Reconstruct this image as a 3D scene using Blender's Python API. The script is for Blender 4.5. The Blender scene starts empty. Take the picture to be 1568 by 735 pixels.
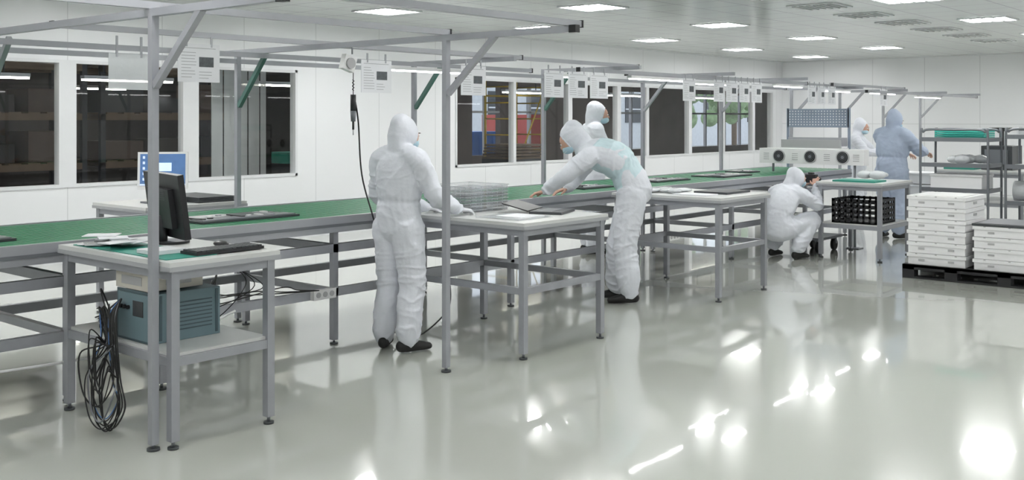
import bpy, bmesh, math, random
import numpy as np
from mathutils import Vector, Matrix, noise
random.seed(7)
V=Vector
# ------------------------------------------------------------------ materials
def mat(name,col,rough=0.5,metal=0.0,var=0.04,nscale=6.0,bump=0.0,bscale=60.0,emit=0.0,coat=0.0,spec=0.5,alpha=1.0,ecol=None):
    m=bpy.data.materials.new(name); m.use_nodes=True
    nt=m.node_tree; b=nt.nodes['Principled BSDF']
    b.inputs['Roughness'].default_value=rough; b.inputs['Metallic'].default_value=metal
    b.inputs['Specular IOR Level'].default_value=spec
    b.inputs['Coat Weight'].default_value=coat
    b.inputs['Alpha'].default_value=alpha
    tc=nt.nodes.new('ShaderNodeTexCoord')
    n=nt.nodes.new('ShaderNodeTexNoise'); n.inputs['Scale'].default_value=nscale; n.inputs['Detail'].default_value=3
    nt.links.new(tc.outputs['Object'],n.inputs['Vector'])
    mx=nt.nodes.new('ShaderNodeMix'); mx.data_type='RGBA'
    nt.links.new(n.outputs['Fac'],mx.inputs[0])
    mx.inputs[6].default_value=(*[max(0,c*(1-var)) for c in col],1)
    mx.inputs[7].default_value=(*[min(1,c*(1+var)) for c in col],1)
    nt.links.new(mx.outputs[2],b.inputs['Base Color'])
    if bump>0:
        n2=nt.nodes.new('ShaderNodeTexNoise'); n2.inputs['Scale'].default_value=bscale; n2.inputs['Detail'].default_value=4
        nt.links.new(tc.outputs['Object'],n2.inputs['Vector'])
        bp=nt.nodes.new('ShaderNodeBump'); bp.inputs['Strength'].default_value=bump; bp.inputs['Distance'].default_value=0.01
        nt.links.new(n2.outputs['Fac'],bp.inputs['Height']); nt.links.new(bp.outputs['Normal'],b.inputs['Normal'])
    if emit>0:
        b.inputs['Emission Color'].default_value=(*(ecol or col),1); b.inputs['Emission Strength'].default_value=emit
    return m

def seam_mat(name,col,line,rough,sx,sy,wid,axes='xy',offx=0.0,offy=0.0):
    m=mat(name,col,rough,var=0.015,nscale=0.7)
    nt=m.node_tree; b=nt.nodes['Principled BSDF']
    g=nt.nodes.new('ShaderNodeNewGeometry'); s=nt.nodes.new('ShaderNodeSeparateXYZ')
    nt.links.new(g.outputs['Position'],s.inputs[0])
    outs=[]
    for ax,sc,off in ((axes[0],sx,offx),(axes[1],sy,offy)):
        if sc<=0: continue
        a=nt.nodes.new('ShaderNodeMath'); a.operation='ADD'; a.inputs[1].default_value=off+100*sc
        nt.links.new(s.outputs['xyz'.index(ax)],a.inputs[0])
        d=nt.nodes.new('ShaderNodeMath'); d.operation='DIVIDE'; d.inputs[1].default_value=sc; nt.links.new(a.outputs[0],d.inputs[0])
        f=nt.nodes.new('ShaderNodeMath'); f.operation='FRACT'; nt.links.new(d.outputs[0],f.inputs[0])
        l=nt.nodes.new('ShaderNodeMath'); l.operation='LESS_THAN'; l.inputs[1].default_value=wid/sc; nt.links.new(f.outputs[0],l.inputs[0])
        outs.append(l)
    o=outs[0].outputs[0]
    if len(outs)>1:
        q=nt.nodes.new('ShaderNodeMath'); q.operation='MAXIMUM'; nt.links.new(outs[0].outputs[0],q.inputs[0]); nt.links.new(outs[1].outputs[0],q.inputs[1]); o=q.outputs[0]
    base=b.inputs['Base Color'].links[0].from_socket
    mx=nt.nodes.new('ShaderNodeMix'); mx.data_type='RGBA'; nt.links.new(o,mx.inputs[0]); nt.links.new(base,mx.inputs[6]); mx.inputs[7].default_value=(*line,1)
    nt.links.new(mx.outputs[2],b.inputs['Base Color'])
    return m

M_wall=seam_mat('wall_panel',(0.87,0.88,0.90),(0.68,0.69,0.71),0.3,1.17,0,0.010,'xz',offx=0.3)
M_wallb=seam_mat('wall_panel_back',(0.87,0.88,0.90),(0.68,0.69,0.71),0.3,1.17,1.5,0.012,'yz',offx=0.3)
M_ceil=seam_mat('ceiling_tile',(0.70,0.73,0.72),(0.45,0.47,0.47),0.18,0.6,0.6,0.018,'xy')
M_trim=mat('trim_white',(0.78,0.79,0.81),0.4)
M_floor=mat('epoxy_floor',(0.53,0.545,0.50),0.14,var=0.05,nscale=0.5,coat=0.8,spec=0.6)
def _fl():
    nt=M_floor.node_tree; b=nt.nodes['Principled BSDF']; tc=nt.nodes.new('ShaderNodeTexCoord')
    n=nt.nodes.new('ShaderNodeTexNoise'); n.inputs['Scale'].default_value=4.5; n.inputs['Detail'].default_value=2
    nt.links.new(tc.outputs['Object'],n.inputs['Vector'])
    bp=nt.nodes.new('ShaderNodeBump'); bp.inputs['Strength'].default_value=0.05; bp.inputs['Distance'].default_value=0.004
    nt.links.new(n.outputs['Fac'],bp.inputs['Height']); nt.links.new(bp.outputs['Normal'],b.inputs['Normal']); nt.links.new(bp.outputs['Normal'],b.inputs['Coat Normal'])
    b.inputs['Coat Roughness'].default_value=0.03
_fl()
M_steel=mat('painted_steel',(0.36,0.37,0.40),0.38,metal=0.35,var=0.08,nscale=12)
M_alu=mat('aluminium_profile',(0.42,0.43,0.46),0.35,metal=0.5,var=0.06,nscale=10)
M_alud=mat('aluminium_dark',(0.20,0.21,0.23),0.4,metal=0.5)
M_white=mat('white_plastic',(0.80,0.80,0.80),0.4)
M_beige=mat('beige_case',(0.66,0.63,0.56),0.45)
M_top=mat('table_laminate',(0.64,0.65,0.64),0.3)
M_edge=mat('table_edge',(0.40,0.41,0.43),0.4)
M_black=mat('black_plastic',(0.018,0.018,0.02),0.35)
M_dark=mat('dark_grey',(0.05,0.055,0.06),0.4)
M_rub=mat('black_rubber',(0.012,0.012,0.012),0.6)
M_green=mat('belt_green',(0.008,0.18,0.075),0.42,var=0.2,nscale=20)
M_greend=mat('belt_dark_green',(0.003,0.05,0.02),0.5)
M_brace=mat('brace_green_grey',(0.08,0.17,0.15),0.45)
M_mat=mat('esd_mat_green',(0.03,0.26,0.20),0.55)
M_paper=mat('paper',(0.80,0.81,0.84),0.5)
M_ink=mat('ink_grey',(0.42,0.43,0.45),0.6)
M_pic=mat('print_picture',(0.10,0.11,0.12),0.6,var=0.5,nscale=60)
M_teal=mat('teal_case',(0.16,0.24,0.27),0.4)
M_teald=mat('teal_vent',(0.07,0.11,0.13),0.5)
M_foam=mat('foam_box',(0.84,0.84,0.85),0.5)
M_slot=mat('foam_slot',(0.45,0.45,0.46),0.6)
M_bag=mat('plastic_bag',(0.75,0.78,0.8),0.15,alpha=0.7,bump=0.6,bscale=25)
M_tray=mat('clear_tray',(0.70,0.73,0.76),0.08,alpha=0.20,spec=0.8)
M_trayr=mat('clear_tray_rim',(0.62,0.65,0.68),0.12,alpha=0.62)
M_light=mat('light_diffuser',(1,1,1),0.5,emit=37,ecol=(1,0.995,0.985))
M_tube=mat('led_tube',(1,1,1),0.5,emit=9,ecol=(1,1,1))
M_tubew=mat('added_tube',(1,1,0.9),0.5,emit=22,ecol=(1,0.97,0.85))  # glow for the tubes added behind the window glass
M_vent=mat('vent_grey',(0.42,0.44,0.44),0.4)
M_screen=mat('screen_on',(0.05,0.1,0.2),0.3,emit=0.45,var=0.9,nscale=7,ecol=(0.12,0.25,0.55))
M_icon=mat('screen_icons',(0.5,0.6,0.8),0.3,emit=0.7,ecol=(0.6,0.7,0.9))
M_suit=mat('coverall_white',(0.72,0.74,0.80),0.6,var=0.05,bump=0.45,bscale=22)
M_suitc=mat('coverall_cyan',(0.58,0.72,0.77),0.6,var=0.06,bump=0.45,bscale=22)
M_suitb=mat('gown_blue',(0.44,0.51,0.65),0.6,var=0.08,bump=0.45,bscale=22)
M_glove=mat('glove',(0.74,0.75,0.79),0.5)
M_skin=mat('skin',(0.58,0.35,0.27),0.5)
M_mask=mat('mask_blue',(0.45,0.64,0.74),0.6)
M_brow=mat('brow',(0.06,0.035,0.02),0.7)
M_yellow=mat('yellow_paint',(0.6,0.42,0.05),0.5)
M_blue=mat('blue_paint',(0.08,0.2,0.48),0.5)
M_red=mat('red_paint',(0.5,0.07,0.05),0.5)
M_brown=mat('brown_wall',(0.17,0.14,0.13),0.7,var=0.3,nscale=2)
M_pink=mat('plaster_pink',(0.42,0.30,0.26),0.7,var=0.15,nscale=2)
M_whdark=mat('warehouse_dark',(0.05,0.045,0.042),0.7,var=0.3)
M_wood=mat('pallet_wood',(0.17,0.12,0.08),0.7,var=0.3)
M_carton=mat('carton_dark',(0.10,0.07,0.055),0.7,var=0.3)
M_leaf=mat('foliage',(0.26,0.38,0.19),0.7,var=0.6,nscale=5,bump=1,bscale=8)
M_build=mat('pale_building',(0.66,0.68,0.70),0.7,var=0.1)
M_ground=mat('asphalt',(0.4,0.4,0.39),0.8)
M_peg=mat('pegboard_blue',(0.25,0.30,0.38),0.45)
M_curt=mat('strip_curtain',(0.75,0.77,0.77),0.25,alpha=0.85)
M_teall=mat('tray_teal',(0.05,0.52,0.42),0.5)

def glass():
    m=bpy.data.materials.new('window_glass'); m.use_nodes=True; nt=m.node_tree; nt.nodes.clear()
    o=nt.nodes.new('ShaderNodeOutputMaterial'); mx=nt.nodes.new('ShaderNodeMixShader')
    t=nt.nodes.new('ShaderNodeBsdfTransparent'); t.inputs[0].default_value=(0.93,0.95,0.95,1)
    g=nt.nodes.new('ShaderNodeBsdfGlossy'); g.inputs['Roughness'].default_value=0.02
    f=nt.nodes.new('ShaderNodeLayerWeight'); f.inputs[0].default_value=0.5
    p=nt.nodes.new('ShaderNodeMath'); p.operation='POWER'; p.inputs[1].default_value=4
    a=nt.nodes.new('ShaderNodeMath'); a.operation='MULTIPLY_ADD'; a.inputs[1].default_value=0.9; a.inputs[2].default_value=0.06
    nt.links.new(f.outputs['Facing'],p.inputs[0]); nt.links.new(p.outputs[0],a.inputs[0])
    nt.links.new(a.outputs[0],mx.inputs[0]); nt.links.new(t.outputs[0],mx.inputs[1]); nt.links.new(g.outputs[0],mx.inputs[2]); nt.links.new(mx.outputs[0],o.inputs[0])
    return m
M_glass=glass()

# ------------------------------------------------------------------ mesh builder
def catmull(pts,n=8):
    P=[pts[0]]+list(pts)+[pts[-1]]; out=[]
    for i in range(1,len(P)-2):
        a,b,c,d=P[i-1],P[i],P[i+1],P[i+2]
        for k in range(n):
            t=k/n
            out.append(0.5*((2*b)+(c-a)*t+(2*a-5*b+4*c-d)*t*t+(3*b-a-3*c+d)*t**3))
    out.append(P[-2]); return out
_sc={}
def usphere(u,v):
    if (u,v) in _sc: return _sc[(u,v)]
    vs=[(0,0,1)]
    for j in range(1,v):
        th=math.pi*j/v
        for i in range(u):
            ph=2*math.pi*i/u; vs.append((math.sin(th)*math.cos(ph),math.sin(th)*math.sin(ph),math.cos(th)))
    vs.append((0,0,-1)); fs=[]
    for i in range(u): fs.append((0,1+i,1+(i+1)%u))
    for j in range(v-2):
        a=1+j*u; b=a+u
        for i in range(u): fs.append((a+i,b+i,b+(i+1)%u,a+(i+1)%u))
    a=1+(v-2)*u; e=len(vs)-1
    for i in range(u): fs.append((a+i,e,a+(i+1)%u))
    _sc[(u,v)]=(np.array(vs),fs); return _sc[(u,v)]
CUBE=[(-.5,-.5,-.5),(.5,-.5,-.5),(.5,.5,-.5),(-.5,.5,-.5),(-.5,-.5,.5),(.5,-.5,.5),(.5,.5,.5),(-.5,.5,.5)]
CF=[(0,3,2,1),(4,5,6,7),(0,1,5,4),(1,2,6,5),(2,3,7,6),(3,0,4,7)]
class B:
    def __init__(s,name): s.name=name; s.v=[]; s.f=[]; s.fm=[]; s.fs=[]; s.mats=[]
    def mi(s,m):
        if m not in s.mats: s.mats.append(m)
        return s.mats.index(m)
    def add(s,vs,fs,m,sm=False):
        n=len(s.v); s.v.extend([tuple(p) for p in vs]); i=s.mi(m)
        for f in fs:
            s.f.append(tuple(n+k for k in f)); s.fm.append(i); s.fs.append(sm)
    def obox(s,M,size,m):
        s.add([M@V((a*size[0],b*size[1],c*size[2])) for a,b,c in CUBE],CF,m)
    def box(s,x0,x1,y0,y1,z0,z1,m):
        x0,x1=min(x0,x1),max(x0,x1); y0,y1=min(y0,y1),max(y0,y1); z0,z1=min(z0,z1),max(z0,z1)
        s.add([(x0,y0,z0),(x1,y0,z0),(x1,y1,z0),(x0,y1,z0),(x0,y0,z1),(x1,y0,z1),(x1,y1,z1),(x0,y1,z1)],CF,m)
    def _axes(s,p0,p1,up=V((0,0,1))):
        d=(p1-p0).normalized()
        if abs(d.dot(up))>0.99: up=V((0,1,0))
        x=up.cross(d).normalized(); y=d.cross(x)
        return Matrix((x,y,d)).transposed()
    def bar(s,p0,p1,w,h,m):
        p0=V(p0);p1=V(p1); R=s._axes(p0,p1).to_4x4()
        s.obox(Matrix.Translation((p0+p1)/2)@R,(w,h,(p1-p0).length),m)
    def cyl(s,p0,p1,r,m,seg=16,r2=None):
        p0=V(p0);p1=V(p1); R=s._axes(p0,p1); r2=r if r2 is None else r2; vs=[]
        for p,rr in ((p0,r),(p1,r2)):
            for k in range(seg):
                a=2*math.pi*k/seg; vs.append(p+R@V((rr*math.cos(a),rr*math.sin(a),0)))
        fs=[(k,(k+1)%seg,seg+(k+1)%seg,seg+k) for k in range(seg)]
        s.add(vs,fs,m,True); n=len(s.v)-2*seg; i=s.mi(m)
        s.f.append(tuple(n+k for k in range(seg))[::-1]); s.f.append(tuple(n+seg+k for k in range(seg))); s.fm+= [i,i]; s.fs+=[False,False]
    def sph(s,c,r,m,R=None,u=20,v=12):
        if not hasattr(r,'__len__'): r=(r,r,r)
        vs,fs=usphere(u,v); R=np.array(R) if R else np.eye(3)
        s.add((vs*np.array(r))@R.T+np.array(c),fs,m,True)
    def tube(s,pts,r,m,seg=7,n=8,curved=True):
        pts=[V(p) for p in pts]
        P=catmull(pts,n) if curved else pts
        vs=[]; up=V((0.3,0.2,1)).normalized()
        for i,p in enumerate(P):
            t=(P[min(i+1,len(P)-1)]-P[max(i-1,0)]).normalized()
            x=up-t*up.dot(t)
            if x.length<1e-3: x=V((1,0,0))-t*t.x
            x.normalize(); up=x; y=t.cross(x)
            vs+=[p+(x*math.cos(a)+y*math.sin(a))*r for a in [2*math.pi*k/seg for k in range(seg)]]
        fs=[]
        for i in range(len(P)-1):
            a=i*seg;b=a+seg
            for k in range(seg): fs.append((a+k,a+(k+1)%seg,b+(k+1)%seg,b+k))
        fs.append(tuple(range(seg))[::-1]); fs.append(tuple(range(len(vs)-seg,len(vs))))
        s.add(vs,fs,m,True)
    def done(s,bevel=0):
        A=np.array(s.v); lo=A.min(0); hi=A.max(0); c=np.array([(lo[0]+hi[0])/2,(lo[1]+hi[1])/2,lo[2]])
        me=bpy.data.meshes.new(s.name); me.from_pydata((A-c).tolist(),[],s.f)
        for m in s.mats: me.materials.append(m)
        me.polygons.foreach_set('material_index',s.fm); me.polygons.foreach_set('use_smooth',s.fs); me.update()
        ob=bpy.data.objects.new(s.name,me); ob.location=c.tolist(); bpy.context.collection.objects.link(ob)
        if bevel>0:
            b=ob.modifiers.new('bevel','BEVEL'); b.width=bevel; b.segments=2; b.limit_method='ANGLE'
        return ob

# ------------------------------------------------------------------ room
XW0,XW1,YW0,YW1,ZC=-4.0,23.4,-5.0,11.3,3.01
o=B('floor'); o.box(XW0-.2,XW1+.2,YW0-.2,YW1+.2,-0.1,0,M_floor); o.done()
o=B('ceiling'); o.box(XW0-.2,XW1+.2,YW0-.2,YW1+.2,ZC,ZC+.1,M_ceil); o.done()
Z0,Z1=0.85,2.28
wins=[(1.9,8.74),(11.85,22.9)]
o=B('wall_left')
xs=XW0-.2
for a,b in wins:
    o.box(xs,a,YW1,YW1+.15,0,ZC,M_wall); o.box(a,b,YW1,YW1+.15,0,Z0,M_wall); o.box(a,b,YW1,YW1+.15,Z1,ZC,M_wall); xs=b
o.box(xs,XW1+.2,YW1,YW1+.15,0,ZC,M_wall); o.done()
o=B('wall_back'); o.box(XW1,XW1+.15,YW0,YW1,0,ZC,M_wallb); o.done()
o=B('wall_right'); o.box(XW0,XW1,YW0-.15,YW0,0,ZC,M_wall); o.done()
o=B('wall_front'); o.box(XW0-.15,XW0,YW0,YW1,0,ZC,M_wallb); o.done()
o=B('baseboard_left'); o.box(XW0,XW1,YW1-.02,YW1,0,.1,M_trim); o.done()
o=B('trim_1'); o.box(XW0,XW1,YW1-.03,YW1,ZC-.03,ZC,M_trim); o.done()
o=B('trim_2'); o.box(XW1-.03,XW1,YW0,YW1-.03,ZC-.03,ZC,M_trim); o.done()
def window(n,a,b,mull):
    o=B('window_%d'%n); t=.035
    o.box(a,b,YW1-.015,YW1+.1,Z0,Z0+t,M_trim); o.box(a,b,YW1-.015,YW1+.1,Z1-t,Z1,M_trim)
    o.box(a,a+t,YW1-.015,YW1+.1,Z0,Z1,M_trim); o.box(b-t,b,YW1-.015,YW1+.1,Z0,Z1,M_trim)
    for x,w in mull: o.box(x-w/2,x+w/2,YW1-.014,YW1+.1,Z0+t,Z1-t,M_trim)
    o.add([(a+t,YW1+.04,Z0+t),(b-t,YW1+.04,Z0+t),(b-t,YW1+.04,Z1-t),(a+t,YW1+.04,Z1-t)],[(0,1,2,3)],M_glass)
    o.done()
window(1,1.9,8.74,[(4.0,.22),(5.55,.2),(7.11,.22)])
window(2,11.85,22.9,[(13.3,.07),(14.85,.12),(16.4,.12),(17.4,.1),(19.05,.12),(20.5,.08),(21.9,.12)])

# warehouse beyond
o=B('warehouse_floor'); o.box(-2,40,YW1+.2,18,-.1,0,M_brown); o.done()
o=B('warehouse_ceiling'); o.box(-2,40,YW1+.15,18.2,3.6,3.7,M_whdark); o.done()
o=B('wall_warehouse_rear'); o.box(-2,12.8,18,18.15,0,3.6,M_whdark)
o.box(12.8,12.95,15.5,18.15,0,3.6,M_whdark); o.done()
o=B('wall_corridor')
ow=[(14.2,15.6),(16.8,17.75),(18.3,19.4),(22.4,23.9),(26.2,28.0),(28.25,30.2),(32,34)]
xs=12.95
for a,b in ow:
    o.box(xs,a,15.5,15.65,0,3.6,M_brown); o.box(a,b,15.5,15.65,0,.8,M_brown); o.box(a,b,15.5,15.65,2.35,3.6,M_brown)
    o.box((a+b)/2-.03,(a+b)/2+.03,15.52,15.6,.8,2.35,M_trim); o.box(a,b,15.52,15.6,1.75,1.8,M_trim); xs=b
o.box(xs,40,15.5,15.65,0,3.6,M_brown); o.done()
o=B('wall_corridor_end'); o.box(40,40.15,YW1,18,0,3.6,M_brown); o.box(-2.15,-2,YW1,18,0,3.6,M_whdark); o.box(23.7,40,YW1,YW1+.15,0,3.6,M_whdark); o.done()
for i,x in enumerate((2.2,5.1,8.0)):
    o=B('pallet_rack')
    for xx in (x,x+2.6):
        for yy in (15.2,16.2): o.box(xx,xx+.08,yy,yy+.08,0,3.2,M_dark)
    for z in (.1,.85,1.6,2.35):
        o.box(x,x+2.6,15.2,15.26,z,z+.1,M_wood); o.box(x,x+2.6,16.2,16.26,z,z+.1,M_wood)
        for k in range(9): o.box(x+.1+k*.28,x+.28+k*.28,15.2,16.2,z+.1,z+.12,M_wood)
        for k in range(3):
            if random.random()<.8: o.box(x+.15+k*.85,x+.8+k*.85,15.35,16.1,z+.125,z+.125+random.uniform(.2,.5),random.choice([M_carton,M_dark,M_whdark,M_carton]))
    o.done()
for (x,y) in ((2.6,13.0),(4.6,13.0),(6.6,13.0),(9.0,13.0),(4.5,16.8),(8.0,16.8),(15,13),(18.5,13),(22,13)):  # added tubes: light the rooms beyond, stand in for streaks reflected in the glass
    o=B('added_tube_light'); z=2.12; o.box(x,x+1.3,y,y+.05,z,z+.025,M_tubew); o.box(x,x+1.3,y-.03,y+.08,z+.025,z+.07,M_trim); o.cyl((x+.3,y+.03,z+.07),(x+.3,y+.03,3.6),.008,M_dark); o.cyl((x+1,y+.03,z+.07),(x+1,y+.03,3.6),.008,M_dark); o.done()
o=B('strip_curtain')
for k in range(9):
    x=8.0+k*.1; o.box(x,x+.09,12.2+.02*(k%2),12.21+.02*(k%2),0,2.9,M_curt)
o.box(7.95,8.95,12.19,12.25,2.9,2.95,M_trim); o.done()
o=B('brick_column'); o.box(10.75,11.6,13.2,14,0,3.6,M_pink); o.done()
o=B('green_crate'); o.box(9.5,10.2,12.5,12.9,0,.95,M_dark); o.box(9.5,10.2,12.5,12.9,.95,1.12,M_mat); o.done()
o=B('yellow_scaffold')
for x in (15.9,16.9):
    for y in (13.6,14.3): o.cyl((x,y,0),(x,y,3.2),.025,M_yellow)
    for k in range(9): o.cyl((x,13.6,.3+k*.33),(x,14.3,.3+k*.33),.015,M_yellow)
for z in (1.0,2.1): o.cyl((15.9,13.6,z),(16.9,13.6,z),.02,M_yellow); o.cyl((15.9,14.3,z),(16.9,14.3,z),.02,M_yellow)
o.cyl((15.9,13.6,.3),(16.9,13.6,2.1),.015,M_yellow); o.done()
o=B('stacked_boards')
for k in range(5): o.box(14.8+.02*k,15.7,12.6,13.4,.85+k*.06,.89+k*.06,M_wood)
o.box(14.8,15.7,12.6,13.4,0,.85,M_dark); o.done()
o=B('ground_outside'); o.box(5,80,18.3,60,-.2,-.1,M_ground); o.box(13.1,80,15.7,18.3,-.2,-.1,M_ground); o.done()
o=B('pale_building'); o.box(25,75,34,35,-.1,4.2,M_build)
for k in range(16): o.box(26+k*3,27.6+k*3,33.95,34,1.4,3.0,M_dark); o.box(26+k*3,27.6+k*3,33.9,33.96,2.15,2.22,M_trim)
o.done()
o=B('blue_container'); o.box(21,23.1,20,22,-.1,1.25,M_blue)
for k in range(7): o.box(21.1+k*.29,21.22+k*.29,19.95,20,0,1.2,M_blue)
o.done()
o=B('red_truck_trailer'); o.box(24.3,26.2,20,22,.6,1.75,M_red); o.box(24.3,26.2,20.2,21.8,.3,.6,M_dark)
for x in (24.8,25.8): o.cyl((x,19.9,.35),(x,20.3,.35),.42,M_rub,20)
o.done()
for (x,y) in ((38,23.5),(42,26),(47,26),(52,28)):
    o=B('tree'); o.cyl((x,y,-.1),(x,y,2.5),.15,M_wood)
    for k in range(22): o.sph((x+random.uniform(-1.4,1.4),y+random.uniform(-1,1),random.uniform(1.6,4.2)),random.uniform(.25,.6),M_leaf,u=12,v=8)
    o.done()

# ------------------------------------------------------------------ ceiling fixtures
def lightpanel(x,y):
    o=B('ceiling_light'); h=.29; w=.03
    o.box(x-h,x+h,y-h,y+h,ZC-.012,ZC-.002,M_light)
    o.box(x-h-w,x+h+w,y-h-w,y-h,ZC-.02,ZC-.001,M_trim); o.box(x-h-w,x+h+w,y+h,y+h+w,ZC-.02,ZC-.001,M_trim)
    o.box(x-h-w,x-h,y-h,y+h,ZC-.02,ZC-.001,M_trim); o.box(x+h,x+h+w,y-h,y+h,ZC-.02,ZC-.001,M_trim)
    for k in (-.145,0,.145): o.box(x-h,x+h,y+k-.02,y+k+.02,ZC-.022,ZC-.012,M_trim)
    o.done()
for k in range(9):
    for (y,x0) in ((7.5,-2.35),(9.8,-.5),(4.25,-.7),(1.2,-2.2),(-2.2,-.7)):
        x=x0+3.17*k
        if x<22.9: lightpanel(x,y)
for x in (10.7,12.1,13.5,14.95,16.4,17.9,19.4):
    o=B('ceiling_vent'); y=5.35
    o.box(x-.3,x+.3,y-.3,y+.3,ZC-.012,ZC-.001,M_trim)
    for k in range(6): o.box(x-.24,x+.24,y-.25+k*.09,y-.20+k*.09,ZC-.02,ZC-.012,M_vent)
    o.done()

# ------------------------------------------------------------------ conveyor line
def conveyor(x0,x1):
    o=B('assembly_conveyor'); y0,y1=5.75,6.9; z=.92
    o.box(x0,x1,y0,y1,z-.03,z-.012,M_greend)
    n=15; p=(y1-y0-.06)/n
    for k in range(n): o.box(x0,x1,y0+.03+k*p+.012,y0+.03+(k+1)*p-.012,z-.012,z,M_green)
    for y in (y0-.03,y1): o.box(x0,x1,y,y+.03,z-.11,z+.004,M_alu)
    o.box(x0,x1,y0-.035,y0-.03,z-.07,z-.05,M_alud)
    for y in (y0+.02,y1-.06):
        o.box(x0,x1,y,y+.045,z-.26,z-.20,M_steel)
        o.box(x0,x1,y,y+.045,.345,.405,M_steel)
    xs=[x0+.05]; x=2.85
    while x<x1: xs.append(x); x+=1.96
    xs.append(x1-.06)
    for x in xs:
        for y in (y0+.02,y1-.06):
            o.box(x-.022,x+.022,y,y+.045,.03,z-.11,M_steel); o.cyl((x,y+.022,0),(x,y+.022,.012),.03,M_dark); o.cyl((x,y+.022,.012),(x,y+.022,.04),.008,M_alud)
        o.box(x-.02,x+.02,y0+.02,y1-.02,.35,.40,M_steel); o.box(x-.02,x+.02,y0+.02,y1-.02,z-.26,z-.2,M_steel)
    for x in (4.68,9.35,12.4):
        o.box(x-.10,x+.10,y0-.02,y0+.02,.345,.415,M_white)
        for k in (-.05,0.01,.07): o.cyl((x+k-.01,y0-.024,.38),(x+k-.01,y0-.019,.38),.02,M_slot,12)
    return o.done()
conveyor(0.6,14.0)

def overhead():
    o=B('overhead_frame'); w=.038; z=2.12
    def post(x,y,top=z): 
        o.box(x-w/2,x+w/2,y-w/2,y+w/2,.03,top,M_steel); o.cyl((x,y,0),(x,y,.012),.032,M_dark); o.cyl((x,y,.01),(x,y,.04),.009,M_alud)
    for x in (2.69,4.74): post(x,4.60)
    for x in (2.69,4.74): o.box(x-w/2,x+w/2,3.58,7.02,z,z+w,M_steel); o.bar((x,4.58,1.78),(x,4.18,z+.01),.033,.033,M_steel)
    for xs in (2.88,4.83,6.78,8.73,10.68,12.63):
        post(xs,7.0)
        if xs>5: o.box(xs-w/2,xs+w/2,5.75,7.02,z,z+w,M_steel)
        o.bar((xs,6.98,1.72),(xs,6.62,z+.01),.033,.033,M_brace if 4<xs<9 else M_steel)
    for x,y0 in ((14.6,6.9),(16.4,6.9),(18.3,6.9),(20.2,6.9)):
        post(x,y0,2.05); o.box(x-w/2,x+w/2,5.8,6.95,2.05,2.09,M_steel); o.bar((x,6.88,1.65),(x,6.5,2.06),.035,.035,M_steel)
    def rail(x0,x1,y,zz): 
        o.box(x0,x1,y-.018,y+.018,zz,zz+.036,M_alu); o.box(x0-.012,x0,y-.022,y+.022,zz-.004,zz+.04,M_black); o.box(x1,x1+.012,y-.022,y+.022,zz-.004,zz+.04,M_black)
    rail(.6,4.85,3.62,z+w); rail(.6,4.78,4.62,z+w)
    rail(2.86,7.15,6.0,z+w); rail(4.94,9.17,6.08,z+w-.0); rail(8.0,13.1,5.98,z-.04); rail(9.0,14.94,6.1,z-.045)
    rail(14.0,16.8,6.0,2.09); rail(15,20.3,5.9,2.01)
    rail(.6,14.6,7.0,z-.06); rail(.6,7.9,6.5,z-.04)
    o.box(2.67,2.71,3.55,3.6,z-.003,z+w+.003,M_black); o.box(4.72,4.76,3.55,3.6,z-.003,z+w+.003,M_black)
    return o.done()
overhead()
for (x0,x1,y,z) in ((6.0,7.0,6.5,2.03),(7.9,8.4,6.3,2.03),(8.9,10.1,6.0,2.03),(10.6,11.6,6.3,2.03),(12.2,13.0,6.0,2.03),(13.6,14.6,6.0,2.0),(15.4,16.4,6.0,2.0),(17.2,18.4,5.95,1.97)):
    o=B('led_strip_light'); o.box(x0,x1,y-.03,y+.03,z+.012,z+.04,M_white); o.box(x0+.02,x1-.02,y-.02,y+.02,z,z+.012,M_tube); o.done()

def paper(x0,x1,z0,z1,y=5.93,clear=False):
    o=B('instruction_sheet')
    o.box(x0,x1,y,y+.003,z0,z1,M_bag if clear else M_paper)
    w=x1-x0;h=z1-z0
    if not clear:
        o.box(x0+w*.5,x0+w*.85,y-.001,y,z0+h*.4,z0+h*.66,M_pic)
        for k in range(9): o.box(x0+w*.08,x0+w*random.uniform(.3,.45),y-.001,y,z0+h*(.12+k*.08),z0+h*(.135+k*.08),M_ink)
        for k in range(3): o.box(x0+w*.5,x0+w*random.uniform(.7,.9),y-.001,y,z0+h*(.1+k*.08),z0+h*(.115+k*.08),M_ink)
        o.box(x0+w*.08,x0+w*.9,y-.001,y,z0+h*.88,z0+h*.895,M_ink)
    for xx in (x0+w*.2,x0+w*.8): o.box(xx-.006,xx+.006,y-.003,y+.006,z1-.02,z1+(.11 if clear else .05),M_alu)
    o.done()
paper(3.17,3.44,1.80,2.02,clear=True); paper(3.64,3.95,1.86,2.11)
for x0,x1 in ((5.19,5.50),(6.29,6.60),(7.41,7.70),(7.77,8.08),(8.12,8.42),(9.85,10.12),(10.53,10.78),(10.82,11.1),(11.14,11.4),(11.45,11.72),(13.05,13.3),(13.36,13.6),(13.7,13.95),(15.6,15.9)): paper(x0,x1,1.82,2.07)

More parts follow.
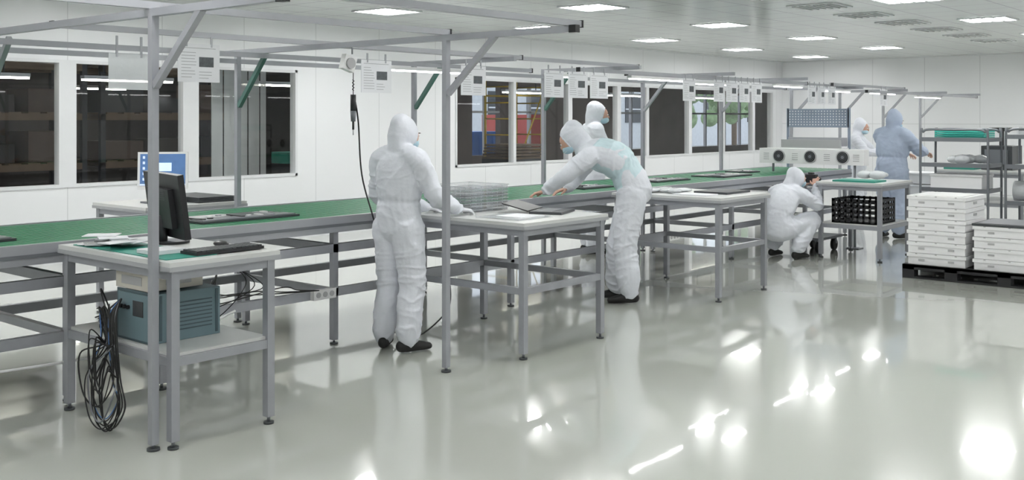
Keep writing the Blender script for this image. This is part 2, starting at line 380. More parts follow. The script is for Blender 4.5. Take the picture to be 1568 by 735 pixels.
# ------------------------------------------------------------------ tables
def table(name,x0,x1,y0,y1,z=.92,railz=.48,shelf=False,topm=M_top):
    o=B(name); t=.045
    o.box(x0-.02,x1+.02,y0-.02,y1+.02,z-.022,z,topm); o.box(x0-.024,x1+.024,y0-.024,y1+.024,z-.045,z-.022,M_edge)
    for x in (x0,x1-t):
        for y in (y0,y1-t):
            o.box(x,x+t,y,y+t,.04,z-.045,M_steel); o.cyl((x+t/2,y+t/2,.0),(x+t/2,y+t/2,.012),.028,M_dark); o.cyl((x+t/2,y+t/2,.01),(x+t/2,y+t/2,.05),.009,M_alud)
    for zz in (z-.09,railz):
        a,b=(zz-.045,zz) if zz==railz else (zz,z-.045)
        o.box(x0+t,x1-t,y0+.004,y0+.04,a,b,M_steel); o.box(x0+t,x1-t,y1-.04,y1-.004,a,b,M_steel)
        o.box(x0+.004,x0+.04,y0+t,y1-t,a,b,M_steel); o.box(x1-.04,x1-.004,y0+t,y1-t,a,b,M_steel)
    if shelf: o.box(x0+.02,x1-.02,y0+.02,y1-.02,railz+.001,railz+.016,M_top)
    return o.done()
table('workbench',2.74,3.35,4.52,5.62,shelf=True,railz=.45)
table('workbench',5.30,6.23,4.42,5.62)
table('workbench',8.09,9.0,4.50,5.62)
table('workbench',11.5,12.42,4.36,5.1,z=.89,shelf=True,railz=.40)
table('workbench',4.3,5.2,7.45,8.25,shelf=False)
table('workbench',14.75,15.9,3.7,4.8,shelf=True)

o=B('computer_monitor')
R=Matrix.Translation((3.14,5.23,1.14))@Matrix.Rotation(math.radians(-8),4,'Y')@Matrix.Rotation(math.radians(-8),4,'Z')
o.obox(R,(.035,.47,.36),M_black); o.obox(R@Matrix.Translation((-.03,0,-.01)),(.035,.30,.22),M_black); o.obox(R@Matrix.Translation((.0185,0,.0)),(.002,.44,.32),M_dark)
for k in range(6): o.obox(R@Matrix.Translation((-.049,0,.04+k*.012)),(.002,.2,.005),M_dark)
o.cyl((3.12,5.24,.935),(3.12,5.24,1.08),.028,M_black); o.cyl((3.17,5.24,.921),(3.17,5.24,.935),.105,M_black,28); o.done(.006)
o=B('keyboard'); o.box(2.93,3.34,4.60,4.75,.925,.940,M_black)
for r in range(5):
    for c in range(15): o.box(2.94+c*.0265,2.962+c*.0265,4.61+r*.027,4.632+r*.027,.940,.947,M_dark)
o.done()
o=B('computer_mouse'); o.sph((3.26,4.88,.936),(.035,.055,.016),M_black); o.done()
o=B('esd_mat'); o.box(2.76,3.05,4.6,5.55,.9205,.924,M_mat); o.done()
o=B('paper_clutter')
for k in range(10):
    R=Matrix.Translation((2.87+random.uniform(-.05,.05),5.30+random.uniform(-.15,.15),.93+k*.005))@Matrix.Rotation(random.uniform(0,3),4,'Z'); o.obox(R,(random.uniform(.1,.2),random.uniform(.08,.2),.004),random.choice([M_paper,M_paper,M_bag,M_ink]))
o.box(2.8,2.98,4.78,4.95,.925,.945,M_paper); o.done()
o=B('test_instrument'); o.box(2.80,3.20,4.80,5.12,.467,.72,M_teal)
o.box(2.79,2.80,4.79,5.13,.467,.73,M_teald); o.box(2.785,2.79,4.81,5.11,.48,.715,M_teal)
o.box(2.782,2.785,4.86,4.96,.60,.68,M_dark); 
for k in range(3): o.cyl((2.772,5.00+k*.035,.64),(2.785,5.00+k*.035,.64),.011,M_black,12)
for j in range(8): o.box(2.95,3.15,4.797,4.80,.52+j*.02,.527+j*.02,M_teald)
for j in (2.84,3.17): o.box(j,j+.015,4.795,4.80,.48,.71,M_teald)
o.done(.003)
o=B('power_supply_box'); o.box(2.80,3.12,4.84,5.16,.731,.82,M_beige); o.box(2.797,2.8,4.9,5.1,.755,.80,M_slot); o.box(2.9,3.05,4.837,4.84,.755,.80,M_slot); o.done(.006)
o=B('black_adapter'); o.box(2.84,3.05,5.2,5.42,.467,.56,M_black); o.done(.005)
o=B('cable_tangle')
R_=random.uniform
for k in range(15):
    e=R_(.012,.30) if k>4 else R_(.012,.05)
    yc=5.01+R_(-.05,.06); hw=R_(.06,.17); xo=R_(-.06,.01)
    col=M_rub if k<13 else (M_alud,M_blue)[k-13]
    top=R_(.55,.68)
    o.tube([(2.77,5.22+R_(-.10,.12),top-.05),(2.72,5.14+R_(-.06,.06),top+R_(-.05,.06)),(2.70,yc+.06+R_(-.05,.03),.46),(2.67+xo,yc+hw,e+.24),(2.66+xo,yc+hw*.7,e+.05),(2.66+xo,yc-hw*.2,e),(2.67+xo,yc-hw,e+.12),(2.69,yc-hw*.4,.36+R_(-.08,.05)),(2.71,yc+R_(.0,.06),.58),(2.77,5.05,.68)],random.choice([.003,.0035,.0045]),col,seg=6,n=8)
for k in range(3):
    o.tube([(3.22,4.95,.6),(3.38,5.1+.05*k,.74-.05*k),(3.5,5.3,.60-.04*k),(3.8+.2*k,5.6,.50),(4.2+.1*k,5.68,.45),(4.6,5.70,.42)],.004,M_rub,seg=6)
for k in range(3):
    o.tube([(3.38,5.1,.86),(3.40,5.0,.80),(3.40,4.85-.08*k,.7),(3.3,5.0,.5+.06*k),(3.22,5.15,.53)],.003,M_rub,seg=6)
o.done()
o=B('computer_monitor'); R=Matrix.Translation((4.62,7.75,1.19))@Matrix.Rotation(math.radians(-40),4,'Z')@Matrix.Rotation(math.radians(-5),4,'X')
o.obox(R,(.40,.03,.31),M_white); o.obox(R@Matrix.Translation((0,-.016,.008)),(.36,.002,.26),M_screen)
for k in range(5): o.obox(R@Matrix.Translation((-.15,-.0175,.11-k*.045)),(.018,.001,.022),M_icon)
o.obox(R@Matrix.Translation((.02,-.0175,.03)),(.10,.001,.07),M_icon); o.obox(R@Matrix.Translation((0,-.0175,-.115)),(.36,.001,.012),M_icon)
o.box(4.58,4.66,7.78,7.83,.93,1.15,M_alud); o.box(4.5,4.75,7.68,7.9,.92,.935,M_alud); o.done(.004)
o=B('tray_stack')
for k in range(4): o.box(4.8,5.15,7.5,8.1,.921+k*.012,.93+k*.012,M_dark)
o.done()
for (x,y,w,h) in ((3.85,5.98,.80,.42),(2.05,6.0,.6,.42),(9.6,6.1,.7,.4),(10.9,6.0,.7,.45),(8.2,6.05,.5,.35),(12.1,6.3,.3,.35),(6.7,6.2,.5,.35)):
    o=B('display_panel'); o.box(x,x+w,y,y+h,.921,.935,M_dark); o.box(x+.02,x+w-.02,y+.02,y+h*.4,.935,.942,M_alud); o.box(x+.03,x+w*.5,y+h*.5,y+h-.03,.935,.941,M_slot)
    for k in range(9): o.box(x+.04+k*w*.1,x+.04+k*w*.1+.03,y+.05+random.random()*h*.6,y+.08+random.random()*h*.6+.03,.938,.948,random.choice([M_alu,M_white,M_black]))
    o.done()
o=B('clear_tray_stack')
for k in range(8):
    z=.922+k*.025; x0,x1,y0,y1=5.56,6.04,5.20,5.61
    o.box(x0,x1,y0,y1,z,z+.002,M_tray)
    for yy in (y0,y1-.003): o.box(x0,x1,yy,yy+.003,z,z+.018,M_tray)
    for xx in (x0,x1-.003): o.box(xx,xx+.003,y0,y1,z,z+.018,M_tray)
    for j in range(1,8): o.box(x0+j*.06-.002,x0+j*.06+.002,y0-.001,y0+.003,z+.002,z+.016,M_trayr)
    for j in range(1,8): o.box(x0-.001,x0+.003,y0+j*.051-.002,y0+j*.051+.002,z+.002,z+.016,M_trayr)
    o.box(x0-.008,x1+.008,y0-.008,y0,z+.016,z+.020,M_trayr); o.box(x0-.008,x0,y0,y1,z+.016,z+.020,M_trayr); o.box(x1,x1+.008,y0,y1,z+.016,z+.020,M_trayr); o.box(x0-.008,x1+.008,y1,y1+.008,z+.016,z+.020,M_trayr)
o.done()
o=B('laptop'); R=Matrix.Translation((6.04,4.76,.93))@Matrix.Rotation(.35,4,'Z'); o.obox(R,(.34,.25,.018),M_dark)
R2=R@Matrix.Translation((0,.13,.01))@Matrix.Rotation(math.radians(14),4,'X')@Matrix.Translation((0,.11,.0)); o.obox(R2,(.34,.21,.008),M_black); o.obox(R@Matrix.Translation((0,.02,.0095)),(.3,.12,.002),M_alud); o.done()
o=B('plastic_sheet'); o.box(5.4,5.78,4.55,4.95,.921,.926,M_bag); o.box(5.5,5.75,4.6,4.85,.926,.931,M_paper); o.done()
o=B('plastic_bag')
for k in range(8): o.sph((8.25+random.uniform(0,.3),5.25+random.uniform(-.15,.2),.943),(random.uniform(.08,.13),random.uniform(.06,.1),.022),M_bag,u=12,v=8)
o.done()
o=B('display_panel'); o.box(8.5,8.95,4.65,5.0,.921,.94,M_dark); o.box(8.2,8.42,4.7,5.05,.921,.93,M_paper); o.done()
o=B('black_crate')
x0,x1,y0,y1,z0,z1=11.53,12.1,4.42,4.95,.418,.70
o.box(x0,x1,y0,y1,z0,z0+.01,M_black)
for yy in (y0,y1-.01):
    for k in range(8): o.box(x0+k*(x1-x0)/7.5,x0+k*(x1-x0)/7.5+.025,yy,yy+.01,z0,z1,M_black)
    for j in range(5): o.box(x0,x1,yy,yy+.01,z0+j*.062,z0+j*.062+.03,M_black)
for xx in (x0,x1-.01):
    for k in range(8): o.box(xx,xx+.01,y0+k*(y1-y0)/7.5,y0+k*(y1-y0)/7.5+.025,z0,z1,M_black)
    for j in range(5): o.box(xx,xx+.01,y0,y1,z0+j*.062,z0+j*.062+.03,M_black)
o.done()
o=B('plastic_bag')
for k in range(9): o.sph((12.05+random.uniform(0,.22),4.6+random.uniform(0,.3),.955),(random.uniform(.05,.1),random.uniform(.06,.1),random.uniform(.03,.06)),M_bag,u=12,v=8)
o.done()
o=B('green_tray'); o.box(11.55,11.90,4.45,4.95,.891,.91,M_mat); o.done()
o=B('platform_trolley'); o.box(11.75,12.4,5.18,5.6,.16,.19,M_alud)
for x in (11.85,12.3):
    for y in (5.25,5.52): o.cyl((x,y-.02,.07),(x,y+.02,.07),.07,M_rub,18); o.box(x-.02,x+.02,y-.03,y+.03,.08,.16,M_alud)
o.done()

o=B('ionizing_blower'); X=12.5
o.box(X,X+.16,4.95,6.36,1.04,1.235,M_white)
for y in (5.22,5.65,6.08):
    o.cyl((X-.012,y,1.137),(X,y,1.137),.085,M_slot,28); o.cyl((X-.018,y,1.137),(X-.012,y,1.137),.07,M_black,28); o.cyl((X-.022,y,1.137),(X-.018,y,1.137),.022,M_alud)
    for r in (.035,.055):
        o.tube([(X-.021,y+r*math.cos(a),1.137+r*math.sin(a)) for a in [i*math.pi/6 for i in range(13)]],.002,M_alud,seg=5,n=2)
for y in (5.43,5.86,5.05,6.26):
    for k in range(4): o.box(X-.003,X,y-.04,y+.04,1.09+k*.025,1.10+k*.025,M_slot)
o.cyl((X+.08,5.1,0.01),(X+.08,5.1,1.04),.015,M_alud); o.cyl((X+.08,6.2,.93),(X+.08,6.2,1.04),.015,M_alud); o.box(X+.0,X+.16,5.02,5.18,0,.012,M_alud); o.done(.012)
o=B('pegboard_stand'); X=13.8
for y in (5.68,6.58): o.box(X,X+.03,y-.015,y+.015,.925,1.77,M_peg)
o.box(X,X+.02,5.68,6.58,1.50,1.76,M_peg)
for k in range(20):
    for j in range(6): o.box(X-.002,X,5.72+k*.043,5.735+k*.043,1.53+j*.038,1.545+j*.038,M_paper)
o.box(X-.25,X+.03,5.68,6.58,1.2,1.22,M_white); o.box(X-.25,X-.2,5.70,6.56,1.22,1.33,M_slot); o.box(X-.02,X,5.7,6.56,1.24,1.36,M_alu); o.done()

def pallet(x0,x1,y0,y1):
    o=B('plastic_pallet')
    for k in range(7):
        x=x0+k*(x1-x0-.1)/6; o.box(x,x+.1,y0,y1,.115,.14,M_black)
    o.box(x0,x1,y0,y0+.06,.09,.115,M_black); o.box(x0,x1,y1-.06,y1,.09,.115,M_black)
    for x in (x0,(x0+x1)/2-.06,x1-.12):
        for y in (y0,y0+(y1-y0)*.33-.06,y0+(y1-y0)*.67-.06,y1-.12): o.box(x,x+.12,y,y+.12,.02,.115,M_black)
        o.box(x,x+.12,y0,y1,0,.02,M_black)
    o.box(x0,x0+.015,y0,y1,.09,.14,M_black)
    o.done()
pallet(10.6,11.8,2.35,3.80)
def foam(name,x0,x1,y0,y1,z,n,h,lid=None):
    o=B(name)
    for k in range(n):
        a=z+k*h
        o.box(x0+.012,x1-.012,y0+.012,y1-.012,a,a+h*.72,M_foam); o.box(x0,x1,y0,y1,a+h*.66,a+h-.004,M_foam)
        for yy in (y0+(y1-y0)*.25,y0+(y1-y0)*.75): o.box(x0+.006,x0+.013,yy-.03,yy+.03,a+h*.3,a+h*.48,M_slot)
        xx=(x0+x1)/2; o.box(xx-.05,xx+.05,y0+.006,y0+.013,a+h*.28,a+h*.5,M_slot)
        for yy in [y0+(y1-y0)*j/6 for j in (1,3,5)]: o.box(x0-.002,x0,yy-.01,yy+.01,a+h*.88,a+h-.004,M_slot)
    if lid: o.box(x0-.005,x1+.005,y0-.005,y1+.005,z+n*h,z+n*h+.02,M_dark); o.box(x0+.03,x1-.03,y0+.03,y1-.03,z+n*h+.02,z+n*h+.026,M_alud)
    else: o.box(x0+.05,x1-.05,y0+.05,y1-.05,z+n*h-.004,z+n*h+.002,M_white)
    o.done(.006)
foam('foam_box_stack',10.64,11.3,3.19,3.77,.141,6,.117)
foam('foam_box_stack',10.64,11.3,2.45,3.13,.141,4,.108,lid=True)

def cart(x0,x1,y0,y1,h,shelves):
    o=B('wire_shelf_cart')
    for x in (x0,x1):
        o.tube([(x,y0,.12),(x,y0,h-.1),(x,y0+.03,h-.03),(x,y0+.1,h),(x,(y0+y1)/2,h),(x,y1-.1,h),(x,y1-.03,h-.03),(x,y1,h-.1),(x,y1,.12)],.015,M_alud,seg=8,n=6)
        for y in (y0,y1): o.cyl((x,y-.015,.06),(x,y+.015,.06),.06,M_rub); o.box(x-.015,x+.015,y-.02,y+.02,.06,.13,M_alud)
    for z in shelves:
        o.box(x0,x1,y0,y1,z,z+.02,M_alu); o.box(x0-.01,x1+.01,y0-.01,y0,z-.015,z+.035,M_alud); o.box(x0-.01,x0,y0,y1,z-.015,z+.035,M_alud)
    return o.done()
cart(12.9,13.45,3.62,4.4,1.49,(.35,.75,1.05,1.36))
cart(13.0,13.6,2.75,3.45,1.50,(.35,.62,1.05,1.40))
o=B('component_trays')
for k in range(4): o.box(12.95,13.4,3.68,4.25,1.381+k*.025,1.40+k*.025,M_teall)
o.done()
o=B('component_trays')
for k in range(5): o.box(13.08,13.5,2.85,3.35,1.421+k*.012,1.43+k*.012,random.choice([M_paper,M_slot]))
o.done()
o=B('black_device'); o.box(13.05,13.4,2.85,3.2,1.071,1.3,M_black); o.box(13.045,13.05,2.9,3.15,1.12,1.26,M_dark); o.cyl((13.2,3.0,1.3),(13.2,3.0,1.33),.05,M_alud); o.done(.01)
o=B('wrapped_roll'); o.cyl((13.2,2.8,.765),(13.2,3.4,.765),.12,M_bag,24); o.cyl((13.2,2.78,.765),(13.2,2.8,.765),.04,M_slot); o.cyl((13.2,2.83,.765),(13.2,3.38,.765),.11,M_foam,24); o.done()
o=B('foam_box'); o.box(12.95,13.4,3.7,4.3,.771,.92,M_foam); o.box(12.94,13.41,3.69,4.31,.92,.95,M_foam); o.done(.006)
o=B('plastic_bag')
for k in range(10): o.sph((13.0+random.uniform(0,.3),3.8+random.uniform(0,.45),1.13),(random.uniform(.05,.1),random.uniform(.06,.12),random.uniform(.04,.06)),M_bag,u=12,v=8)
o.done()
o=B('soldering_station'); o.box(15.0,15.5,3.9,4.3,.921,1.25,M_dark); o.box(14.98,15.0,3.95,4.25,1.0,1.2,M_alud); o.cyl((15.25,4.1,1.25),(15.25,4.1,1.45),.03,M_black); o.box(15.0,15.4,4.0,4.2,1.45,1.5,M_black); o.done(.005)
o=B('parts_tray'); o.box(14.85,15.3,4.35,4.75,.921,.97,M_mat); o.box(14.9,15.25,4.4,4.7,.97,1.0,M_paper); o.done()
o=B('storage_tote'); o.box(14.8,15.2,4.9,5.4,0,.02,M_foam)
for k in range(5): o.box(14.8,15.2,4.9,5.4,.02+k*.17,.17+k*.17,M_foam); o.box(14.78,15.22,4.88,5.42,.15+k*.17,.18+k*.17,M_foam)
o.done(.008)

o=B('electric_screwdriver'); x,y=5.05,5.86
o.cyl((x-.01,y,2.10),(x-.01,y,2.17),.006,M_alud)
R=Matrix.Translation((x-.05,y,2.03))@Matrix.Rotation(.3,4,'Y'); o.obox(R,(.11,.05,.11),M_white); o.cyl((x-.05,y-.04,2.03),(x-.05,y-.025,2.03),.04,M_slot,20)
o.cyl((x,y,1.80),(x,y,2.0),.003,M_rub)
o.tube([(x+.007*math.cos(i*.9),y+.007*math.sin(i*.9),1.83+i*.0035) for i in range(24)],.0025,M_rub,seg=5,n=3)
o.cyl((x,y,1.68),(x,y,1.80),.021,M_black,16); o.cyl((x,y,1.60),(x,y,1.68),.017,M_alud,16,r2=.022); o.cyl((x,y,1.54),(x,y,1.60),.008,M_black,12); o.cyl((x,y,1.50),(x,y,1.54),.004,M_alu,8)
o.tube([(x+.01,y,1.79),(x+.04,y-.01,1.6),(x+.05,y-.04,1.2),(x+.06,y-.17,.85),(x+.12,y-.18,.55),(x+.22,y-.16,.44),(x+.3,y-.15,.42)],.006,M_rub)
o.done()
o=B('power_cable')
o.tube([(5.3,5.69,.38),(5.2,5.6,.30),(5.13,5.55,.12),(5.25,5.5,.012),(5.5,5.55,.012),(5.8,5.6,.15),(5.9,5.69,.36)],.006,M_rub)
o.tube([(8.05,5.7,.38),(8.0,5.6,.2),(8.05,5.55,.012),(8.3,5.6,.012)],.006,M_rub)
o.tube([(3.9,5.68,.38),(3.4,5.7,.25),(2.6,5.7,.25),(1.6,5.7,.3)],.008,M_white)
o.done()

# ------------------------------------------------------------------ people
class G:
    def __init__(s): s.v=[]; s.f=[]; s.n=0
    def ell(s,c,A,u=14,v=8):
        vs,fs=usphere(u,v); s.v.append(vs@np.array(A).T+np.array(c)); n=s.n
        s.f.extend([tuple(n+k for k in f) for f in fs]); s.n+=len(vs)
def sweep(g,keys,wdir,step=.02,u=14,v=8):
    P=[k[0] for k in keys]; n=len(keys)
    def get(i,f): return f(keys[max(0,min(n-1,i))])
    for i in range(n-1):
        L=(P[i+1]-P[i]).length; m=max(1,int(math.ceil(L/step)))
        for k in range(m+(1 if i==n-2 else 0)):
            t=k/m
            def cr(f):
                a,b,c,d=get(i-1,f),get(i,f),get(i+1,f),get(i+2,f)
                return 0.5*((2*b)+(c-a)*t+(2*a-5*b+4*c-d)*(t*t)+(3*b-a-3*c+d)*(t**3))
            p=cr(lambda q:q[0]); rw=cr(lambda q:q[1]); rd=cr(lambda q:q[2])
            tg=(P[i+1]-P[i]).normalized()
            w=wdir-tg*wdir.dot(tg)
            if w.length<.05: w=V((0,0,1))-tg*tg.z
            w.normalize(); d=tg.cross(w)
            g.ell(p,Matrix((w*rw,tg*min(rw,rd),-d*rd)).transposed(),u,v)
def remesh(g,vox,smooth=3):
    me=bpy.data.meshes.new('tmp'); me.from_pydata(np.concatenate(g.v).tolist(),[],g.f)
    ob=bpy.data.objects.new('tmp',me); bpy.context.collection.objects.link(ob)
    m=ob.modifiers.new('r','REMESH'); m.mode='VOXEL'; m.voxel_size=vox; m.use_smooth_shade=True
    if smooth: s=ob.modifiers.new('s','SMOOTH'); s.factor=.5; s.iterations=smooth
    dg=bpy.context.evaluated_depsgraph_get(); out=bpy.data.meshes.new_from_object(ob.evaluated_get(dg))
    bpy.data.objects.remove(ob); return out
def ridge(q): return max(0.0,1-2.2*abs(noise.noise(q)))**2
def person(name,loc,ang,J,sc=1.0,suit=M_suit,torso=None,handm=M_glove,vox=.012,seed=0,maskm=M_mask,heelup=False,bulk=1.0):
    J={k:V(v)*sc if k not in('hd','hl','hr','tl','tr','pl','pr','arch') else V(v) for k,v in J.items()}
    root=bpy.data.objects.new(name,None); bpy.context.collection.objects.link(root)
    root.location=(loc[0],loc[1],0); root.rotation_euler=(0,0,math.radians(ang)-math.pi/2)
    def add(me,nm,mats):
        for m in mats: me.materials.append(m)
        ob=bpy.data.objects.new(nm,me); bpy.context.collection.objects.link(ob); ob.parent=root; return ob
    pel,neck,head=J['pelvis'],J['neck'],J['head']
    sh=(J['shR']-J['shL']).normalized(); hp=V((1,0,0))
    arch=J.get('arch',V((0,0,0)))
    L=lambda a,b,t:a.lerp(b,t)
    g=G(); s=sc; w_=bulk*sc
    keys=[(L(pel,neck,-.05),.165*w_,.135*w_),(L(pel,neck,.12)+arch*.4,.172*w_,.142*w_),(L(pel,neck,.30)+arch*.9,.156*w_,.126*w_),(L(pel,neck,.42)+arch,.174*w_,.142*w_),(L(pel,neck,.62)+arch*.8,.184*w_,.144*w_),(L(pel,neck,.82)+arch*.3,.18*w_,.122*w_),(L(pel,neck,.95),.115*s,.088*s),(neck,.075*s,.078*s)]
    sweep(g,keys,sh,.025,20,12)
    F=J['hd'].normalized(); Rt=F.cross(V((0,0,1))).normalized(); U=Rt.cross(F)
    hc=head-F*.012*s
    g.ell(hc,Matrix((Rt*.096*s,F*.112*s,U*.128*s)).transposed(),24,14)
    g.ell(hc+U*.05*s-F*.03*s,Matrix((Rt*.07*s,F*.085*s,U*.088*s)).transposed(),20,12)
    sweep(g,[(neck-V((0,0,.03)),.115*s,.092*s),(L(neck,hc,.45)-F*.02*s,.084*s,.086*s),(hc-F*.02*s-U*.03*s,.088*s,.094*s)],sh,.02)
    for sd in 'LR':
        S,E,W=J['sh'+sd],J['el'+sd],J['wr'+sd]
        sweep(g,[(L(neck,S,.35),.085*s,.085*s),(S,.080*w_,.080*w_),(L(S,E,.5),.072*w_,.072*w_),(E,.064*w_,.064*w_),(L(E,W,.45),.057*w_,.057*w_),(L(E,W,.8),.048*s,.048*s),(L(E,W,.93),.036*s,.036*s),(W,.034*s,.034*s)],hp)
        H_,K,A=J['hip'+sd],J['kn'+sd],J['an'+sd]
        sweep(g,[(H_,.114*w_,.124*w_),(L(H_,K,.35),.106*w_,.116*w_),(K,.094*w_,.100*w_),(L(K,A,.4),.092*w_,.100*w_),(L(K,A,.8),.086*w_,.094*w_),(L(K,A,.97),.070*s,.080*s),(A-V((0,0,.01)),.058*s,.064*s)],hp)
    me=remesh(g,vox,5)
    me.update()
    nor=[v.normal.copy() for v in me.vertices]
    waist=L(pel,neck,.30)+arch*.9; ax=(neck-pel).normalized()
    sv=V((seed*3.1,seed*1.7,seed*.9))
    joints=[J[k] for k in ('elL','elR','knL','knR','anL','anR','wrL','wrR')]
    for v,n in zip(me.vertices,nor):
        p=v.co.copy()
        hd=(p-head).length
        dj=min((p-j).length for j in joints)
        ej=math.exp(-(dj/.14)**2)
        wz=V((noise.noise(p*3+sv),noise.noise(p*3+sv+V((5,5,5))),noise.noise(p*3+sv+V((9,1,3)))))
        q1=V((p.x*7,p.y*7,p.z*3.2))+sv+wz*1.3
        q2=V((p.x*3.5,p.y*3.5,p.z*13))+sv+wz*1.8
        d=.009*(1-ej)*(ridge(q1)-.35)+(.004+.012*ej)*(ridge(q2)-.35)
        if hd<.17*s: d=.004*(ridge(q1*1.2)-.35)
        dw=(p-waist).dot(ax)
        if abs(dw)<.10 and (p-waist).length<.27*bulk:
            a=math.atan2((p-waist).y,(p-waist).x); d+=.0025*math.sin(a*20+noise.noise(p*8)*3)*math.exp(-(dw/.05)**2)
            d-=.007*math.exp(-(dw/.016)**2)
        v.co=p+n*d*s
    me.update()
    add(me,'coverall',[suit]+([torso] if torso else []))
    if torso:
        for f in me.polygons:
            t=(f.center-pel).dot(ax)/(neck-pel).length
            dd=(f.center-(pel+ax*(f.center-pel).dot(ax)+arch*.6)).length
            if .08<t<.93 and dd<.2 and abs(f.center.x)<.17: f.material_index=1
    for p in me.polygons: p.use_smooth=True
    g=G()
    for sd,td in (('L',J['tl']),('R',J['tr'])):
        A=J['an'+sd]; t=td.normalized(); a=V((A.x,A.y,0))
        w=t.cross(V((0,0,1)))
        hz=.05 if not heelup else .085
        sweep(g,[(a-t*.055+V((0,0,hz)),.036,.040),(a+V((0,0,hz)),.040,.046 if not heelup else .05),(a+t*.07+V((0,0,.042)),.046,.038),(a+t*.13+V((0,0,.034)),.046,.030),(a+t*.17+V((0,0,.028)),.036,.024)],w,.015)
        g.ell(a+V((0,0,.085)),Matrix.Diagonal((.042,.042,.042)))
    me=remesh(g,.007,2)
    for v in me.vertices: v.co.z=max(v.co.z,.004)
    add(me,'shoes',[M_rub])
    g=G()
    for sd,fd,pn in (('L',J['hl'],J['pl']),('R',J['hr'],J['pr'])):
        W=J['wr'+sd]; f=fd.normalized(); N=(pn-f*pn.dot(f)).normalized()
        ac=f.cross(N)*(1 if sd=='R' else -1)
        sweep(g,[(W-f*.02,.027,.022),(W+f*.02,.030,.019),(W+f*.06,.040,.015),(W+f*.09,.040,.012)],ac,.008,12,8)
        for i,(off,ln) in enumerate(((.030,.074),(.010,.084),(-.011,.078),(-.030,.060))):
            p=W+f*(.088-abs(off-.005)*.25)+ac*off; dirn=(f+ac*off*2.5).normalized(); ks=[(p-dirn*.01,.0092,.0092)]
            for j,fr in enumerate((.45,.32,.23)):
                c=math.radians(14+i*5); dirn=(dirn*math.cos(c)+N*math.sin(c)).normalized(); p=p+dirn*ln*fr; ks.append((p,.0088-j*.0006,.0088-j*.0006))
            sweep(g,ks,ac,.005,8,6)
        p=W+f*.025+ac*.026; d1=(f*.6+ac*.75+N*.25).normalized(); d2=(f*.85+ac*.35+N*.35).normalized()
        sweep(g,[(p,.013,.012),(p+d1*.035,.0115,.0105),(p+d1*.035+d2*.028,.010,.009),(p+d1*.035+d2*.05,.008,.0075)],N,.005,8,6)
    me=remesh(g,.0035,1)
    add(me,'hands',[handm])
    b=B('face'); Rm=Matrix((Rt,F,U)).transposed()
    fc=head+F*.038*s-U*.012*s
    b.sph(fc,(.070*s,.088*s,.096*s),M_skin,R=Rm,u=28,v=20)
    b.sph(fc+F*.088*s-U*.004*s,(.011,.016,.02),M_skin,R=Rm)
    for sx in (-1,1):
        e=fc+Rt*sx*.028*s+F*.078*s+U*.022*s
        b.sph(e,(.013,.009,.008),M_white,R=Rm); b.sph(e+F*.006,(.006,.005,.006),M_brow,R=Rm)
        b.sph(e+U*.019+F*.002,(.018,.006,.0035),M_brow,R=Rm)
    mc=fc+F*.022*s-U*.038*s
    b.sph(mc,(.063*s,.082*s,.050*s),maskm,R=Rm,u=28,v=20)
    for k in (-.012,.006): b.tube([mc+Rt*.058*s*math.sin(a)+F*(.083*s*math.cos(a))+U*k for a in [(-1.1+i*.22) for i in range(11)]],.0018,M_white,seg=5,n=2)
    rim=[]
    for i in range(25):
        a=2*math.pi*i/24; x=.066*s*math.cos(a); z=.088*s*math.sin(a)-.008
        y=.112*math.sqrt(max(0,1-(x/.1/s)**2-(z/.134/s)**2))*s-.008
        rim.append(hc+Rt*x+U*z+F*y)
    b.tube(rim,.0075,suit,seg=7,n=2)
    fo=b.done(); fo.parent=root
    return root
STAND=dict(pelvis=(0,0,.90),neck=(0,.02,1.39),head=(0,.06,1.53),hd=(0.05,1,-.22),shL=(-.175,.01,1.33),shR=(.175,.01,1.33),
  elL=(-.25,.06,1.07),elR=(.25,.08,1.07),wrL=(-.15,.32,.99),wrR=(.17,.36,.985),hl=(.2,1,-.25),hr=(-.1,1,-.2),pl=(0,0,-1),pr=(0,0,-1),
  hipL=(-.085,0,.86),hipR=(.085,0,.86),knL=(-.105,.03,.48),knR=(.105,.03,.48),anL=(-.115,-.02,.1),anR=(.115,-.03,.1),tl=(-.35,1,0),tr=(.3,1,0))
P1=dict(STAND); P1.update(wrR=(.20,.43,.965),hr=(.2,1,-.12),wrL=(-.10,.42,.962),hl=(.1,1,-.12),tl=(-.6,.9,0),elR=(.255,.12,1.07),head=(0,.06,1.515),neck=(0,.02,1.38))
person('cleanroom_worker',(4.98,5.30),4,P1,seed=1,vox=.008)
P2=dict(STAND); P2.update(pelvis=(0,-.13,.95),neck=(0,.27,1.27),head=(0,.38,1.37),hd=(-.05,.8,-.62),shL=(-.18,.23,1.21),shR=(.18,.23,1.21),arch=(0,-.05,.08),
  elL=(-.23,.42,1.06),elR=(.26,.36,1.04),wrL=(-.15,.60,.92),wrR=(.20,.46,.92),hl=(.1,1,-.2),hr=(-.5,.8,-.15),
  hipL=(-.085,-.12,.90),hipR=(.085,-.12,.90),knL=(-.09,-.07,.48),knR=(.09,.0,.48),anL=(-.10,-.10,.1),anR=(.10,.02,.1),tl=(-.1,1,0),tr=(.1,1,0))
person('cleanroom_worker',(7.58,5.23),120,P2,sc=1.06,torso=M_suitc,handm=M_skin,seed=2,vox=.008,bulk=1.03)
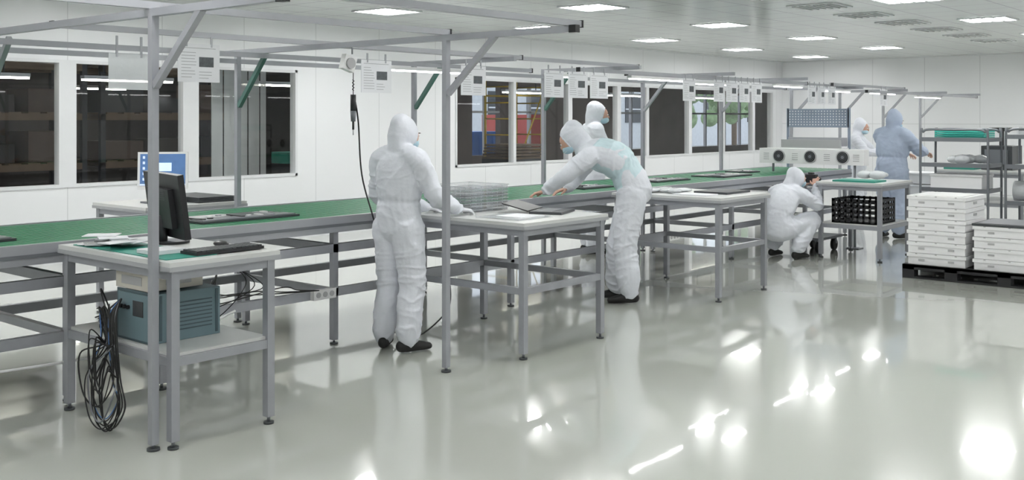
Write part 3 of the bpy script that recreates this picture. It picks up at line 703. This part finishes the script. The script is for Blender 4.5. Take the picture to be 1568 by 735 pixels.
P3=dict(STAND); P3.update(pelvis=(0,-.2,.36),neck=(0,.04,.80),head=(.04,.12,.92),hd=(.3,1,-.08),shL=(-.18,.02,.74),shR=(.18,.02,.74),arch=(0,-.06,.02),
  elL=(-.24,.26,.62),elR=(.27,.22,.62),wrL=(-.03,.36,.82),wrR=(.16,.33,.83),hl=(.3,.5,.8),hr=(-.2,.5,.8),pl=(.3,1,0),pr=(-.3,1,0),
  hipL=(-.09,-.18,.34),hipR=(.09,-.18,.34),knL=(-.2,.24,.46),knR=(.2,.2,.44),anL=(-.17,-.03,.12),anR=(.17,-.05,.12),tl=(-.1,1,0),tr=(.1,1,0))
pr=person('crouching_photographer',(11.25,5.37),-8,P3,sc=1.0,seed=3,handm=M_skin,bulk=1.05)
b=B('camera_body'); b.box(.0,.14,.37,.43,.86,.96,M_black); b.cyl((.07,.43,.905),(.085,.54,.90),.035,M_black,20); b.box(.04,.10,.37,.42,.96,.985,M_black); c=b.done(.005); c.parent=pr
P4=dict(STAND); P4.update(elR=(.26,.2,1.14),wrR=(.18,.48,1.10),elL=(-.24,.2,1.14),wrL=(-.1,.48,1.08),hd=(.1,1,-.35))
person('cleanroom_worker',(14.03,5.17),-14,P4,sc=1.05,suit=M_suitb,handm=M_skin,seed=4,bulk=1.2)
person('cleanroom_worker',(15.75,6.35),-80,dict(P4),sc=.98,handm=M_skin,seed=5)
P6=dict(STAND); P6.update(hd=(.3,1,-.2))
person('cleanroom_worker',(10.1,7.35),-35,P6,sc=1.1,seed=6,handm=M_skin)

# ------------------------------------------------------------------ world & camera
w=bpy.data.worlds.new('World'); bpy.context.scene.world=w; w.use_nodes=True
w.node_tree.nodes['Background'].inputs[0].default_value=(.80,.88,1,1); w.node_tree.nodes['Background'].inputs[1].default_value=1.6
cam=bpy.data.cameras.new('Camera'); co=bpy.data.objects.new('Camera',cam); bpy.context.collection.objects.link(co)
co.location=(0,0,1.62); co.rotation_euler=(math.pi/2,0,math.radians(40.48-90))
cam.sensor_width=36; cam.lens=36.2; cam.shift_y=-.1183; cam.clip_end=200
bpy.context.scene.camera=co
bpy.context.scene.view_settings.view_transform='Standard'
